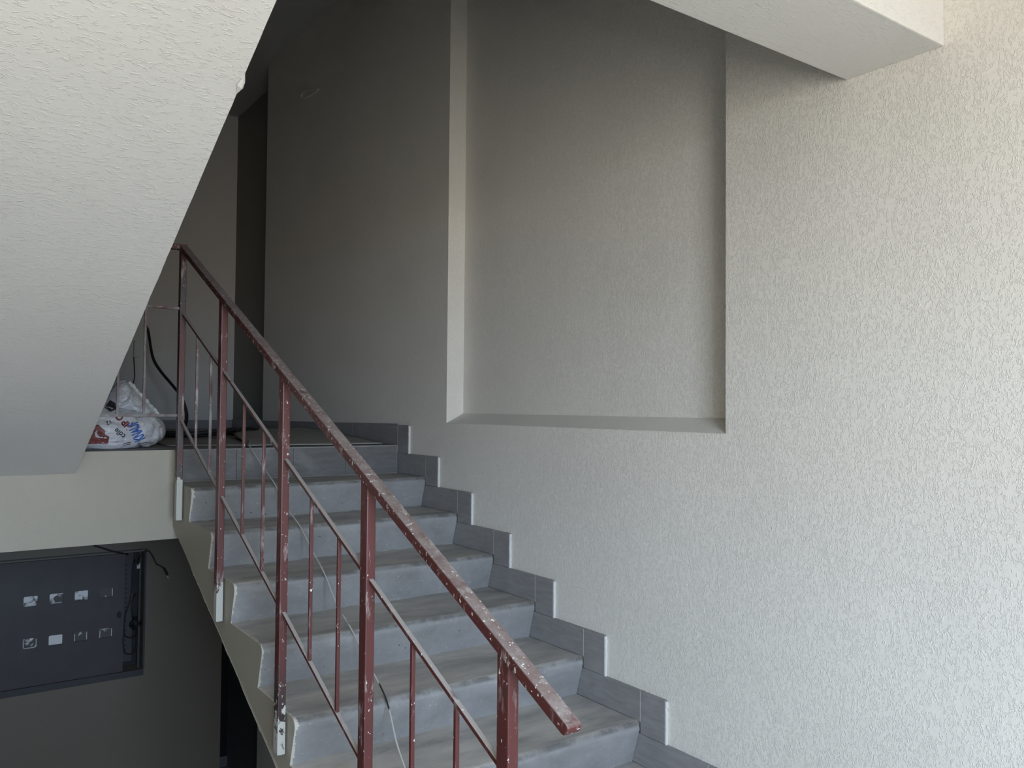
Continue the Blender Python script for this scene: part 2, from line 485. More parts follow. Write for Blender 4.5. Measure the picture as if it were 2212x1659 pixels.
def make_flight(root, yz_sign, x0, x1, ytop, ztop, soffit, mats, n=9, fine=True, T=T):
    """steps are numbered down from the landing edge (ytop, ztop); yz_sign=+1: the flight falls towards the window"""
    U = 0.04
    for k in range(1, n + 1):
        y = ytop - yz_sign * k * T
        z = ztop - k * H
        if yz_sign > 0:
            prof = nose_profile(y, z, U)
            prof = [(min(y + T + U, ytop + 0.004), z)] + prof
        else:
            prof = [(2 * y - a, b) for a, b in [(min(y + T + U, 2 * y - ytop + 0.004), z)] + nose_profile(y, z, U)]
        mb = MB()
        if fine:                 # lightly worn edge, subdivided along the width
            segs = 40
            xs_ = [x0 + (x1 - x0) * i / segs for i in range(segs + 1)]
            m_ = len(prof); vs = []
            for xi in xs_:
                for (yy, zz) in prof:
                    near = math.exp(-((yy - y) ** 2 + (zz - z) ** 2) / 0.0012)
                    d = (noise.noise(Vector((xi * 9, k * 7.3, 0))) * 0.6 + noise.noise(Vector((xi * 31, k * 3.1, 5))) * 0.4) * 0.006 * near
                    vs.append((xi, yy + abs(d) * 0.8 * yz_sign, zz - abs(d)))
            fs = [(i * m_ + j, i * m_ + (j + 1) % m_, (i + 1) * m_ + (j + 1) % m_, (i + 1) * m_ + j) for i in range(segs) for j in range(m_)]
            mb.add(vs, fs, 0)
            mb.add(vs[:m_], [list(range(m_))], 1)
            mb.add(vs[-m_:], [list(range(m_))], 0)
        else:
            mb.prism(prof, x0, x1, 0, 1, 1)
        st = build('step', mb, mats[:2], root, smooth=fine)
        if fine:
            st.data.set_sharp_from_angle(angle=math.radians(28))
    # slab under the steps
    if yz_sign > 0:
        a = (ytop + 0.004, ztop - H - 0.012); b = (ytop + U - (n) * T, ztop - (n + 1) * H - 0.004)
    else:
        a = (ytop - 0.004, ztop - H - 0.012); b = (ytop - U + (n) * T, ztop - (n + 1) * H - 0.004)
    poly = [a, b] + soffit
    mb = MB()
    m_ = 120
    # long soffit edges are cut into short pieces so that the plaster arris can be a little uneven
    (ya, za), (yb, zb_) = soffit[0], soffit[-1]
    line = [(ya + (yb - ya) * i / m_, za + (zb_ - za) * i / m_) for i in range(m_ + 1)]
    jit = [noise.noise(Vector((i * 0.9, x0 * 10, 3))) * 0.0022 + noise.noise(Vector((i * 0.23, x1 * 9, 7))) * 0.0022 for i in range(m_ + 1)]
    if not fine: jit = [0.4 * q for q in jit]
    top = [a, b]
    for x, s in ((x0, 1), (x1, -1)):
        vs = [(x, *top[0]), (x, *top[1])] + [(x + (s * jit[i]), p[0], p[1]) for i, p in enumerate(line)]
        mb.add(vs, [list(range(len(vs)))], 1)
    for i in range(m_):
        p, q_ = line[i], line[i + 1]
        mb.add([(x0 + jit[i], *p), (x0 + jit[i + 1], *q_), (x1 - jit[i + 1], *q_), (x1 - jit[i], *p)], [(0, 1, 2, 3)], 2)
    for qi, (p, q_) in enumerate(((top[0], top[1]), (top[1], line[0]), (line[-1], top[0]))):
        if (Vector(p) - Vector(q_)).length > 1e-4:
            mb.add([(x0, *p), (x0, *q_), (x1, *q_), (x1, *p)], [(0, 1, 2, 3)], 0 if qi == 0 else 1)
    build('slab', mb, [mats[0], mats[1], mats[2]], root)

stair = thing('staircase', 'grey concrete flight climbing beside the cream wall to the landing', 'staircase', ((L + W) / 2, 2.7, ZF))
s1 = lambda y: -0.622 - 0.443 * (4.036 - y)
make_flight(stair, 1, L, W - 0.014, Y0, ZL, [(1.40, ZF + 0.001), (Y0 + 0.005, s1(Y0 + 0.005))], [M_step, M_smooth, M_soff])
# cream stub between the landing rib and the first step end, dark tiles on the top riser
x = L + 0.005
for wd in (0.29, 0.29, 0.29, 0.5):
    x1 = min(x + wd, W - 0.015)
    build('riser_tile', MB().box(x, x1 - 0.0015, Y0 - 0.002, Y0 + 0.012, ZL - H + 0.003, ZL - 0.004), M_rtile, stair, bevel=0.0015)
    x = x1
build('landing_edge', MB().box(L, W - 0.014, Y0 - 0.004, Y0 + 0.06, ZL - 0.0045, ZL + 0.001), M_conc, stair)

up = thing('staircase', 'return flight overhead on the left, seen from below as a pale plastered slope', 'staircase', ((XL + XS) / 2, 2.7, ZL))
s2 = lambda y: -0.309 + 0.4406 * (4.148 - y)
T2 = 0.2997
make_flight(up, -1, XL, XS, 1.432, ZU, [(4.149, s2(4.149)), (1.389, s2(1.389))], [M_conc, M_soff, M_soff], fine=False, T=T2)
# torn plaster lump on the arris of the overhead flight
mb = MB()
lump = [(0.553, 1.86, s2(1.86)), (0.563, 1.845, s2(1.845) + 0.004), (0.561, 1.825, s2(1.825) + 0.002), (0.553, 1.80, s2(1.80)), (0.557, 1.835, s2(1.835) - 0.006), (0.545, 1.83, s2(1.83) - 0.004)]
mb.add(lump + [(p[0], p[1], p[2] + 0.012) for p in lump], [(0, 1, 4), (1, 2, 4), (2, 3, 4), (3, 5, 4), (5, 0, 4), (0, 6, 7, 1), (1, 7, 8, 2), (2, 8, 9, 3), (6, 7, 8, 9)])
build('plaster_chip', mb, M_soff, up)

st3 = thing('staircase', 'next flight up along the right wall above the frame', 'staircase', ((L + W) / 2, 2.7, ZU))
st3['kind'] = 'structure'
make_flight(st3, 1, L, W - 0.014, Y0, ZT, [(1.40, ZU + 0.001), (Y0 + 0.005, ZT - 0.409)], [M_conc, M_smooth, M_soff], fine=False)
st4 = thing('staircase', 'flight going down on the left below the half-landing', 'staircase', ((XL + XS) / 2, 2.7, ZB))
st4['kind'] = 'structure'
make_flight(st4, -1, XL, XS, 1.432, ZF, [(4.149, ZB + 0.001), (1.389, s2(1.389) - 20 * H)], [M_conc, M_smooth, M_soff], fine=False, T=T2)

# ------------------------------------------------------------------ stepped tile skirting on the right wall
A_, B_ = 0.123, 0.1124
sk = tag(bpy.data.objects.new('baseboard_right', None), 'stepped grey tile skirting along the right wall', 'skirting', kind='structure')
C.objects.link(sk)
sk.location = (W, 2.7, ZF + ZO)
WORLD[sk.name] = Vector(sk.location)
tx0, tx1 = W - 0.012, W - 0.0005
for k in range(0, 10):
    yk, zk = Y0 - k * T, ZL - k * H
    z1 = zk - H
    if k < 9:
        build('tile', MB().box(tx0, tx1, yk - A_, yk - 0.001, z1 + B_ + 0.0015, zk + B_), M_tile, sk, bevel=0.001)
        build('tile', MB().box(tx0, tx1, yk - T + 0.001, yk + 0.042, z1 + 0.001, z1 + B_), M_tile, sk, bevel=0.001)
        mb = MB()
        n = 14
        for i in range(n):
            za = z1 + B_ + (H - 0.004) * i / n; zb2 = z1 + B_ + (H - 0.004) * (i + 1) / n
            wd = 0.0055 + 0.0025 * noise.noise(Vector((i * 0.7, k * 5.1, 1)))
            mb.box(tx0 + 0.001, tx1, yk - A_ - wd, yk - A_, za, zb2)
        build('grout_bead', mb, M_grout, sk)
        build('grout_line', MB().box(tx0 + 0.0002, tx1, yk - 0.001, yk + 0.0008, zk + 0.002, zk + B_ - 0.001), M_grout, sk)
    # crumbly plaster line on top of the tiles
mb = MB()
y = Y0
yy = [4.148, 4.75, 5.35, 5.95, YE - 0.002]
ztop = lambda y: -0.093 - 0.0095 * (y - 4.03)
for i in range(4):
    a, b = yy[i], yy[i + 1] - 0.0015
    mb = MB()
    mb.prism([(a, ZL + 0.001), (b, ZL + 0.001), (b, ztop(b)), (a, ztop(a))], tx0, tx1)
    build('tile', mb, M_tile, sk, bevel=0.001)
bb = struct('baseboard_back', MB().box(XW, XP - 0.001, YB - 0.012, YB - 0.0005, ZL + 0.001, ZL + 0.08), M_tile, 'dark tile skirting along the back wall of the landing', 'skirting')
struct('baseboard_passage', MB().box(XP - 0.012, XP - 0.0005, YE, YB - 0.013, ZL + 0.001, ZL + 0.085), M_tile, 'dark tile skirting of the passage wall', 'skirting')
struct('baseboard_lower', MB().box(PX1, XP - 0.001, YB - 0.012, YB - 0.0005, ZB + 0.001, ZB + 0.09), M_tile, 'dark skirting deep in the lower passage', 'skirting')

# ------------------------------------------------------------------ railing
RX0, RX1 = 0.935, 0.968
rail = thing('stair_railing', 'dusty maroon steel stair railing with handrail, posts and thin balusters', 'railing', (0.955, 2.6, ZF))
hr = lambda y: 0.4591 * y - 1.0890          # top of the handrail
th = 0.0275
ye, yt = 1.150, 3.972
sl = math.atan(0.4591)
prof = []
c = math.cos(sl); s = math.sin(sl)
tt = th * c
def along(u, v):        # u along the rail from its lower end, v up from its underside
    return (ye + u * c - v * s, hr(ye) + u * s + (v - tt) * c)
Lr = (yt - ye) / c
rad = 0.012
for k in range(7):
    a = math.pi * 1.5 - k * (math.pi / 2) / 6
    prof.append(along(rad + rad * math.cos(a), rad + rad * math.sin(a)))
for k in range(7):
    a = math.pi - k * (math.pi / 2) / 6
    r2 = 0.009
    prof.append(along(r2 + r2 * math.cos(a), tt - r2 + r2 * math.sin(a)))
prof += [along(Lr, tt), along(Lr, 0)]
mb = MB().prism(prof, RX0, RX1)
build('handrail', mb, M_rail, rail, bevel=0.0025)
zt_ = hr(yt)
build('handrail', MB().box(0.50, RX1, yt - 0.012, yt + 0.024, zt_ - 0.020, zt_ + 0.006), M_rail, rail, bevel=0.003)
PW = (0.940, 0.966)
posts = [(3.957, -0.525, M_post_a), (3.303, -0.842, M_post_c), (2.604, -1.116, M_post_b), (1.972, -1.43, M_post_c), (1.331, -1.70, M_post_c)]
for y, zb_, m in posts:
    zt2 = hr(y) - th
    mb = MB().prism([(y, zb_), (y + 0.040, zb_), (y + 0.040, hr(y + 0.04) - th + 0.002), (y, zt2 + 0.002)], *PW)
    build('post', mb, m, rail, bevel=0.003)
ub = lambda y: 0.4375 * y - 1.309
lb = lambda y: 0.4395 * y - 1.805
bt = 0.012
for i in range(4):
    ya, yb_ = posts[i + 1][0] + 0.040, posts[i][0]
    for fn in (ub, lb):
        mb = MB().prism([(ya, fn(ya) - bt), (yb_, fn(yb_) - bt), (yb_, fn(yb_)), (ya, fn(ya))], 0.948, 0.960)
        build('rail_bar', mb, M_bar, rail, bevel=0.0012)
for y in (3.704, 3.486, 3.044, 2.822, 2.382, 2.177, 1.743, 1.544):
    mb = MB().prism([(y - 0.005, lb(y - 0.005) - 0.002), (y + 0.005, lb(y + 0.005) - 0.002), (y + 0.005, ub(y + 0.005) - bt + 0.001), (y - 0.005, ub(y - 0.005) - bt + 0.001)], 0.949, 0.959)
    build('baluster', mb, M_flake if y > 3.4 else M_post, rail, bevel=0.001)
yl_ = 3.977
for z in (0.444, -0.047):
    build('rail_bar', MB().box(0.556, PW[0], yl_ - 0.006, yl_ + 0.006, z - 0.006, z + 0.006), M_grey, rail, bevel=0.0012)
for x in (0.797, 0.689):
    build('baluster', MB().box(x - 0.005, x + 0.005, yl_ - 0.005, yl_ + 0.005, -0.041, 0.438), M_grey, rail, bevel=0.001)

# ------------------------------------------------------------------ meter cupboard in the lower wall
mc = thing('meter_cupboard', 'dark steel electric meter cupboard with two rows of small windows', 'electrical cabinet', (0.73, YE, hz0))
wx = [0.609, 0.763, 0.916, 1.074]
cov_x0, cov_x1, cov_z0, cov_z1 = 0.152, 1.190, -1.902, -1.064
holes = [(x, z) for x in wx for z in (-1.331, -1.613)]
hw, hh = 0.042, 0.033
mb = MB()
# cover plate: a sheet with rounded rectangular cut-outs
def plate_with_holes(mb, x0, x1, z0, z1, y0, y1, hs, hw, hh):
    bm = bmesh.new()
    xs = sorted({x0, x1, *[h[0] + s * hw for h in hs for s in (-1, 1)]})
    zs = sorted({z0, z1, *[h[1] + s * hh for h in hs for s in (-1, 1)]})
    for i in range(len(xs) - 1):
        for j in range(len(zs) - 1):
            cx, cz = (xs[i] + xs[i + 1]) / 2, (zs[j] + zs[j + 1]) / 2
            inh = any(abs(cx - h[0]) < hw and abs(cz - h[1]) < hh for h in hs)
            if not inh:
                mb.add([(xs[i], y0, zs[j]), (xs[i + 1], y0, zs[j]), (xs[i + 1], y0, zs[j + 1]), (xs[i], y0, zs[j + 1])], [(0, 1, 2, 3)])
    r = 0.010
    for hx, hz in hs:         # little corner fillets and the thickness of each cut-out
        for sx in (-1, 1):
            for sz in (-1, 1):
                cx, cz = hx + sx * (hw - r), hz + sz * (hh - r)
                arc = [(cx + sx * r * math.cos(a), y0, cz + sz * r * math.sin(a)) for a in [k * math.pi / 8 for k in range(5)]]
                mb.add([(hx + sx * hw, y0, hz + sz * hh)] + arc, [list(range(6))])
        c4 = [(hx - hw, hz - hh), (hx + hw, hz - hh), (hx + hw, hz + hh), (hx - hw, hz + hh)]
        for i in range(4):
            a, b = c4[i], c4[(i + 1) % 4]
            mb.add([(a[0], y0, a[1]), (b[0], y0, b[1]), (b[0], y1, b[1]), (a[0], y1, a[1])], [(0, 1, 2, 3)])
    c4 = [(x0, z0), (x1, z0), (x1, z1), (x0, z1)]
    for i in range(4):
        a, b = c4[i], c4[(i + 1) % 4]
        mb.add([(a[0], y0, a[1]), (b[0], y0, b[1]), (b[0], y1, b[1]), (a[0], y1, a[1])], [(0, 1, 2, 3)])
plate_with_holes(mb, cov_x0, cov_x1, cov_z0, cov_z1, YE - 0.006, YE + 0.004, holes, hw, hh)
cov = build('cover', mb, M_steel, mc)
# panes: grubby, with torn paper and paint smears behind the glass
def pane_mat(i):
    m, nt, b = nmat('smeared_pane')
    v = coords(nt)
    mpn = node(nt, 'ShaderNodeMapping')
    mpn.inputs['Location'].default_value = (i * 3.17, i * 1.3, i * 2.1)
    nt.links.new(v, mpn.inputs['Vector'])
    n = nz(nt, mpn.outputs[0], 15, 2, 0.5, 0.8)
    lo = [0.44, 0.45, 0.41, 0.52, 0.50, 0.10, 0.57, 0.62][i % 8]
    c = mix(nt, rmp(nt, n, lo, lo + 0.10), (0.12, 0.115, 0.11), (0.86, 0.84, 0.84))
    nt.links.new(c, b.inputs['Base Color'])
    b.inputs['Roughness'].default_value = 0.25
    return m
order = {0.609: 0, 0.763: 1, 0.916: 2, 1.074: 3}
for hx, hz in holes:
    i = order.get(hx, 1) + (4 if hz < -1.5 else 0)
    build('pane', MB().box(hx - hw + 0.001, hx + hw - 0.001, YE + 0.001, YE + 0.003, hz - hh + 0.001, hz + hh - 0.001), pane_mat(i), cov)
    if i in (0, 1, 4, 6, 7, 3):
        bars = []
        if i in (0, 1, 4):
            bars.append((hx - hw + 0.008, hx + hw - 0.012, hz - hh + 0.001, hz - hh + 0.006))
        if i in (3, 4, 6, 7):
            bars.append((hx + hw - 0.007, hx + hw - 0.002, hz - hh + 0.008, hz + hh - 0.006))
        if i in (4, 6, 7):
            bars.append((hx - hw + 0.002, hx - hw + 0.007, hz - hh + 0.006, hz + hh - 0.012))
        for a, b, c_, d in bars:
            build('window_seal', MB().box(a, b, YE - 0.009, YE - 0.006, c_, d), M_pvc, cov)
mb = MB()
pts = [(1.159 + 0.015 * math.cos(a) * 1.0, -1.494 + (0.022 * math.sin(a) if math.sin(a) > 0 else 0.022 * max(-1, 1.6 * math.sin(a)))) for a in [k * math.pi / 10 for k in range(20)]]
mb.add([(x, YE - 0.0075, z) for x, z in pts], [list(range(20))])
mb.add([(x, YE - 0.006, z) for x, z in pts], [list(range(20))])
build('lock_hole', mb, M_dark, cov)
build('back_box', MB().box(1.19, hx1 - 0.001, YE + 0.132, YE + 0.139, hz0 + 0.002, hz1 - 0.002), M_void, mc)
mb = MB()
rz = [(-1.155 - 0.0335 * i) for i in range(19)]
mb.box(1.192, 1.252, YE + 0.03, YE + 0.034, hz0 + 0.06, hz1 - 0.004)
ps = build('perforated_strip', mb, M_frame, mc)
for z in rz:
    a = [(1.207 + 0.005 * math.cos(k * math.pi / 4), YE + 0.0295, z + 0.007 * math.sin(k * math.pi / 4)) for k in range(8)]
    build('punched_hole', MB().add(a + [(p[0], p[1] + 0.0005, p[2]) for p in a], [list(range(8)), list(range(8, 16))]), M_dark, ps)
build('mounting_rail', MB().box(1.290, 1.305, YE + 0.02, YE + 0.03, hz0 + 0.004, hz1 - 0.004), M_frame, mc)
mb = MB()
mb.box(0.10, hx1 + 0.02, YE - 0.008, YE - 0.0005, hz1 + 0.012, hz1 + 0.020)
mb.box(0.10, hx1 + 0.006, YE - 0.012, YE - 0.0005, hz0 - 0.045, hz0)
mb.box(hx1, hx1 + 0.012, YE - 0.008, YE - 0.0005, hz0, hz1 + 0.012)
build('frame', mb, M_frame, mc, weld=False)
build('paper_tag', MB().box(1.274, 1.296, YE + 0.012, YE + 0.014, -1.185, -1.150), M_pvc, mc)
def wire(name, pts, r, m, parent=None, sub=6):
    return build(name, MB().tube(spline(pts, sub), r, 7), m, parent, smooth=True)
wire('loose_wire', [(1.262, YE + 0.02, -1.125), (1.241, YE - 0.005, -1.172), (1.238, YE - 0.01, -1.317), (1.225, YE - 0.012, -1.415), (1.200, YE - 0.012, -1.500), (1.192, YE - 0.014, -1.610), (1.205, YE - 0.012, -1.655), (1.250, YE - 0.005, -1.672), (1.290, YE + 0.01, -1.650)], 0.0035, M_dark, mc)
wire('loose_wire', [(1.275, YE + 0.03, -1.37), (1.240, YE - 0.004, -1.42), (1.246, YE - 0.004, -1.52), (1.262, YE + 0.015, -1.60)], 0.003, M_dark, mc)
wire('loose_wire', [(1.195, YE - 0.01, -1.60), (1.186, YE - 0.014, -1.69), (1.205, YE - 0.01, -1.775), (1.255, YE - 0.004, -1.785), (1.285, YE + 0.01, -1.74), (1.279, YE + 0.02, -1.63)], 0.0035, M_dark, mc)
mb = MB()
for k in range(5):
    rr = 0.028 + 0.004 * k
    mb.tube([(1.272 + rr * math.cos(a), YE + 0.02 + 0.006 * k, -1.585 + 0.9 * rr * math.sin(a)) for a in [j * math.pi / 8 for j in range(17)]], 0.006, 6)
build('wire_coil', mb, M_dark, mc, smooth=True, weld=False)
# cables that come out of the cupboard
o = wire('cable', [(0.985, YE - 0.004, -0.990), (1.035, YE - 0.012, -1.010), (1.10, YE - 0.014, -1.038), (1.16, YE - 0.012, -1.058), (1.215, YE + 0.02, -1.078)], 0.006, M_dark)
tag(o, 'short black cable sloping into the top edge of the meter cupboard', 'cable')
ec = thing('plug_lead', 'thin black lead arching out of the cupboard to a dangling plug', 'cable', (1.40, YE - 0.01, -1.29))
wire('lead', [(1.280, YE + 0.01, -1.160), (1.287, YE - 0.004, -1.106), (1.308, YE - 0.012, -1.072), (1.345, YE - 0.012, -1.060), (1.378, YE - 0.009, -1.109), (1.401, YE - 0.008, -1.158), (1.43, YE - 0.008, -1.178), (1.452, YE - 0.007, -1.195)], 0.0045, M_dark, ec)
wire('plug', [(1.452, YE - 0.012, -1.195), (1.468, YE - 0.014, -1.225), (1.478, YE - 0.014, -1.25)], [0.009, ] * 13, M_dark, ec)
wire('plug_pin', [(1.478, YE - 0.014, -1.25), (1.484, YE - 0.013, -1.272)], 0.003, M_pvc, ec)

# ------------------------------------------------------------------ things on the landing
SHEETS = []
def sheet(name, corners, label, lift, seed, m, n=26):
    FL, FR, BR, BL = [Vector(p) for p in corners]
    top = []
    for j in range(n + 1):
        v = j / n
        for i in range(n + 1):
            u = i / n
            p = (FL * (1 - u) + FR * u) * (1 - v) + (BL * (1 - u) + BR * u) * v
            p = p.copy()
            p.z += lift * (noise.noise(Vector((u * 2.1, v * 2.3, seed))) * 0.5 + 0.5) * min(1, 4 * v + 0.15)
            p.x += 0.012 * noise.noise(Vector((v * 3.3, seed, 2)))
            p.y += 0.02 * noise.noise(Vector((u * 2.7, seed, 5)))
            top.append(p)
    k = n + 1
    bot = [p - Vector((0, 0, 0.004)) for p in top]
    mb = MB()
    N = k * k
    fs = [(j * k + i, j * k + i + 1, (j + 1) * k + i + 1, (j + 1) * k + i) for j in range(n) for i in range(n)]
    mb.add(top + bot, fs + [tuple(q + N for q in f[::-1]) for f in fs] +
           [(i, i + 1, N + i + 1, N + i) for i in range(n)] + [(n * k + i, n * k + i + 1, N + n * k + i + 1, N + n * k + i) for i in range(n)] +
           [(j * k, (j + 1) * k, N + (j + 1) * k, N + j * k) for j in range(n)] + [(j * k + n, (j + 1) * k + n, N + (j + 1) * k + n, N + j * k + n) for j in range(n)])
    o = build(name, mb, m, None, smooth=True)
    SHEETS.append(o)
    return tag(o, label, 'cardboard', 'cardboard sheets on the landing')
sheet('cardboard_sheet', [(1.36, 4.27, ZL + 0.008), (2.10, 4.22, ZL + 0.008), (2.13, 5.50, ZL + 0.065), (1.66, 5.62, ZL + 0.042)], 'broad grey cardboard sheet lying on top by the skirting on the landing', 0.012, 3.0, M_card)
sheet('cardboard_sheet', [(1.02, 4.50, ZL + 0.006), (1.62, 4.33, ZL + 0.006), (1.64, 5.25, ZL + 0.008), (1.05, 5.40, ZL + 0.008)], 'smaller grey cardboard sheet under the black cable on the landing', 0.006, 8.0, M_card)

bpy.context.view_layer.update()
def drop(x, y, r):
    best = ZL
    for o in SHEETS:
        ok, hit, _, _ = o.ray_cast(Vector((x, y, ZL + ZO + 1)) - o.location, Vector((0, 0, -1)))
        if ok: best = max(best, (hit + o.location).z - ZO)
    return best + r + 0.001
cable_pts = [(1.557, 7.785, 0.700), (1.551, 7.68, 0.668), (1.545, 7.58, 0.620), (1.523, 7.3, 0.401), (1.540, 7.1, 0.28), (1.600, 6.9, 0.147), (1.613, 6.7, 0.062), (1.551, 6.3, -0.040), (1.49, 6.05, -0.120), (1.42, 5.9, -0.195), (1.22, 5.6, -0.196), (1.16, 5.35, -0.190),
             (1.40, 5.22, -0.180), (1.72, 5.35, -0.165), (1.84, 5.62, -0.150), (1.66, 5.85, -0.175), (1.30, 5.70, -0.190), (1.10, 5.30, -0.188), (1.25, 5.05, -0.185), (1.55, 5.12, -0.180), (1.62, 5.45, -0.176)]
for i in range(9, len(cable_pts)):
    x, y, z = cable_pts[i]
    cable_pts[i] = (x, y, drop(x, y, 0.012) + (0.02 if i > 15 else 0.006))
o = build('power_cable', MB().tube(spline(cable_pts, 10), 0.012, 8), M_dark, None, smooth=True)
tag(o, 'thick black cable hanging from the back wall and coiled on the landing', 'cable')

jb = thing('junction_box', 'small grey box fixed to the back wall of the landing', 'junction box', (1.492, YB, 0.414))
build('box', MB().box(1.468, 1.516, YB - 0.035, YB - 0.0005, 0.414, 0.565), M_pvc, jb, bevel=0.004)
wire('lead', [(1.47, YB - 0.02, 0.414), (1.476, YB - 0.02, 0.34), (1.482, YB - 0.015, 0.25), (1.468, YB - 0.012, 0.17)], 0.004, M_dark, jb)

# thin black and white wire lying down over the step noses
pts = [(1.44, 4.50, drop(1.44, 4.5, 0.006)), (1.39, 4.33, drop(1.39, 4.33, 0.008)), (1.335, 4.16, ZL + 0.008)]
nx = [1.345, 1.345, 1.330, 1.308, 1.288, 1.215]
for k in range(1, 7):
    y, z = Y0 - k * T - 0.002, ZL - k * H + 0.004
    prev = Vector(pts[-1])
    mid = (prev + Vector((nx[k - 1], y, z))) / 2
    pts.append((mid.x + (0.006 if k % 2 else -0.004), mid.y, mid.z - 0.012))
    pts.append((nx[k - 1], y, z))
m, nt, b = nmat('black_white_wire')
n = nz(nt, coords(nt), 4.2, 2, 0.5)
nt.links.new(rmp(nt, n, 0.61, 0.63, (0.55, 0.54, 0.52, 1), (0.03, 0.03, 0.03, 1)), b.inputs['Base Color'])
o = build('wire', MB().tube(spline(pts, 6), 0.0032, 6), m, None, smooth=True)
tag(o, 'thin pale wire with black patches trailing down over the step noses', 'wire')

# a pencil-thin loop of string hanging high on the right wall
o = build('string_loop', MB().tube(spline([(W - 0.003, 5.40, 2.192), (W - 0.006, 5.50, 2.190), (W - 0.005, 5.63, 2.205), (W - 0.004, 5.715, 2.232), (W - 0.004, 5.70, 2.256), (W - 0.005, 5.63, 2.252), (W - 0.004, 5.52, 2.222), (W - 0.003, 5.40, 2.194)], 6), 0.0034, 6), M_string, None, smooth=True)
tag(o, 'thin pale loop of string stuck high on the shaded wall', 'string')

# ------------------------------------------------------------------ plaster sack
bag = thing('plaster_sack', 'crumpled white plastic building sack with blue lettering on the landing', 'sack', (0.70, 4.50, ZL))
m, nt, b = nmat('white_sack_plastic')
v = coords(nt)
n = nz(nt, v, 16, 4, 0.6)
nt.links.new(mix(nt, n, (0.46, 0.46, 0.49), (0.58, 0.58, 0.61)), b.inputs['Base Color'])
b.inputs['Roughness'].default_value = 0.38
wr = nz(nt, coords(nt, (1, 1, 1.8)), 18, 3, 0.55, 1.2)
bump(nt, b, wr, 0.7, 0.014)
M_sack = m
def crumple(x, y, z, a=1.0):
    p = Vector((x, y, z))
    r = 1 - abs(noise.noise(p * 9 + Vector((2, 0, 1)))) * 2
    r2 = 1 - abs(noise.noise(p * 21 + Vector((7, 3, 0)))) * 2
    r3 = abs(noise.noise(Vector((p.x * 5 + p.z * 9, p.y * 4, p.z * 6 - p.x * 7))))
    return a * (0.012 * r + 0.008 * r2 + 0.020 * noise.noise(p * 5) - 0.016 * max(0, 1 - r3 * 9))
mb = MB()
nu, nv = 120, 70
cx, cy, cz = 0.636, 4.50, -0.118
vs = []
for j in range(nv + 1):
    ph = -math.pi / 2 + math.pi * j / nv
    for i in range(nu):
        thh = 2 * math.pi * i / nu
        sp = lambda t, e: math.copysign(abs(t) ** e, t)
        ux = sp(math.cos(thh), 0.62) * sp(math.cos(ph), 0.62)
        uy = sp(math.sin(thh), 0.62) * sp(math.cos(ph), 0.62)
        uz = sp(math.sin(ph), 0.62)
        tap = 1 - 0.12 * max(0, ux) ** 3
        x = cx + 0.345 * ux
        y_ = cy + 0.20 * uy * tap
        z = cz + 0.098 * uz * tap - 0.012 * max(0, ux) + 0.05 * max(0, -ux + 0.6) * max(0, uz)
        d = crumple(x, y_, z)
        nrm = Vector((ux, uy * 1.6, uz * 2.2)).normalized()
        x += nrm.x * d; y_ += nrm.y * d; z += nrm.z * d
        vs.append((x, y_, max(z, ZL + 0.001 + 0.002 * abs(ux))))
fs = [(j * nu + i, j * nu + (i + 1) % nu, (j + 1) * nu + (i + 1) % nu, (j + 1) * nu + i) for j in range(nv) for i in range(nu)]
mb.add(vs, fs)
body = build('sack_body', mb, M_sack, bag, smooth=True)
# upright mouth of the sack: a flattened crumpled flap, thick at the bottom
outline = [(0.60, -0.08), (0.66, -0.02), (0.715, 0.03), (0.752, 0.085), (0.778, 0.122), (0.806, 0.124), (0.828, 0.100), (0.852, 0.075), (0.88, 0.037), (0.913, -0.002), (0.940, -0.034), (0.944, -0.075), (0.88, -0.11), (0.74, -0.12)]
def flap(mb, outline, yf, yb_, n=22):
    fa = 0.9
    ccx = sum(p[0] for p in outline) / len(outline); ccz = sum(p[1] for p in outline) / len(outline)
    o_ = [Vector((p[0], 0, p[1])) for p in outline]
    ring = spline(o_ + [o_[0]], 5)[:-1]
    m_ = len(ring); vs = []; fs = []
    rows = 22
    for side, y0 in ((0, yf), (1, yb_)):
        for r in range(rows + 1):
            f = r / rows
            for p in ring:
                x = ccx + (p.x - ccx) * f; z = ccz + (p.z - ccz) * f
                thick = (1 - f ** 3)
                ym = (yf + yb_) / 2 + (y0 - (yf + yb_) / 2) * thick + 0.10 * (z + 0.05) 
                vs.append((x, ym + crumple(x * 1.3, side * 3.0, z * 1.3, fa) * thick, z))
    K = (rows + 1) * m_
    for s_ in (0, 1):
        for r in range(rows):
            for i in range(m_):
                q_ = (s_ * K + r * m_ + i, s_ * K + r * m_ + (i + 1) % m_, s_ * K + (r + 1) * m_ + (i + 1) % m_, s_ * K + (r + 1) * m_ + i)
                fs.append(q_ if s_ == 0 else q_[::-1])
    mb.add(vs, fs)
mb = MB(); flap(mb, outline, 4.36, 4.52)
flp = build('sack_mouth', mb, M_sack, bag, smooth=True)
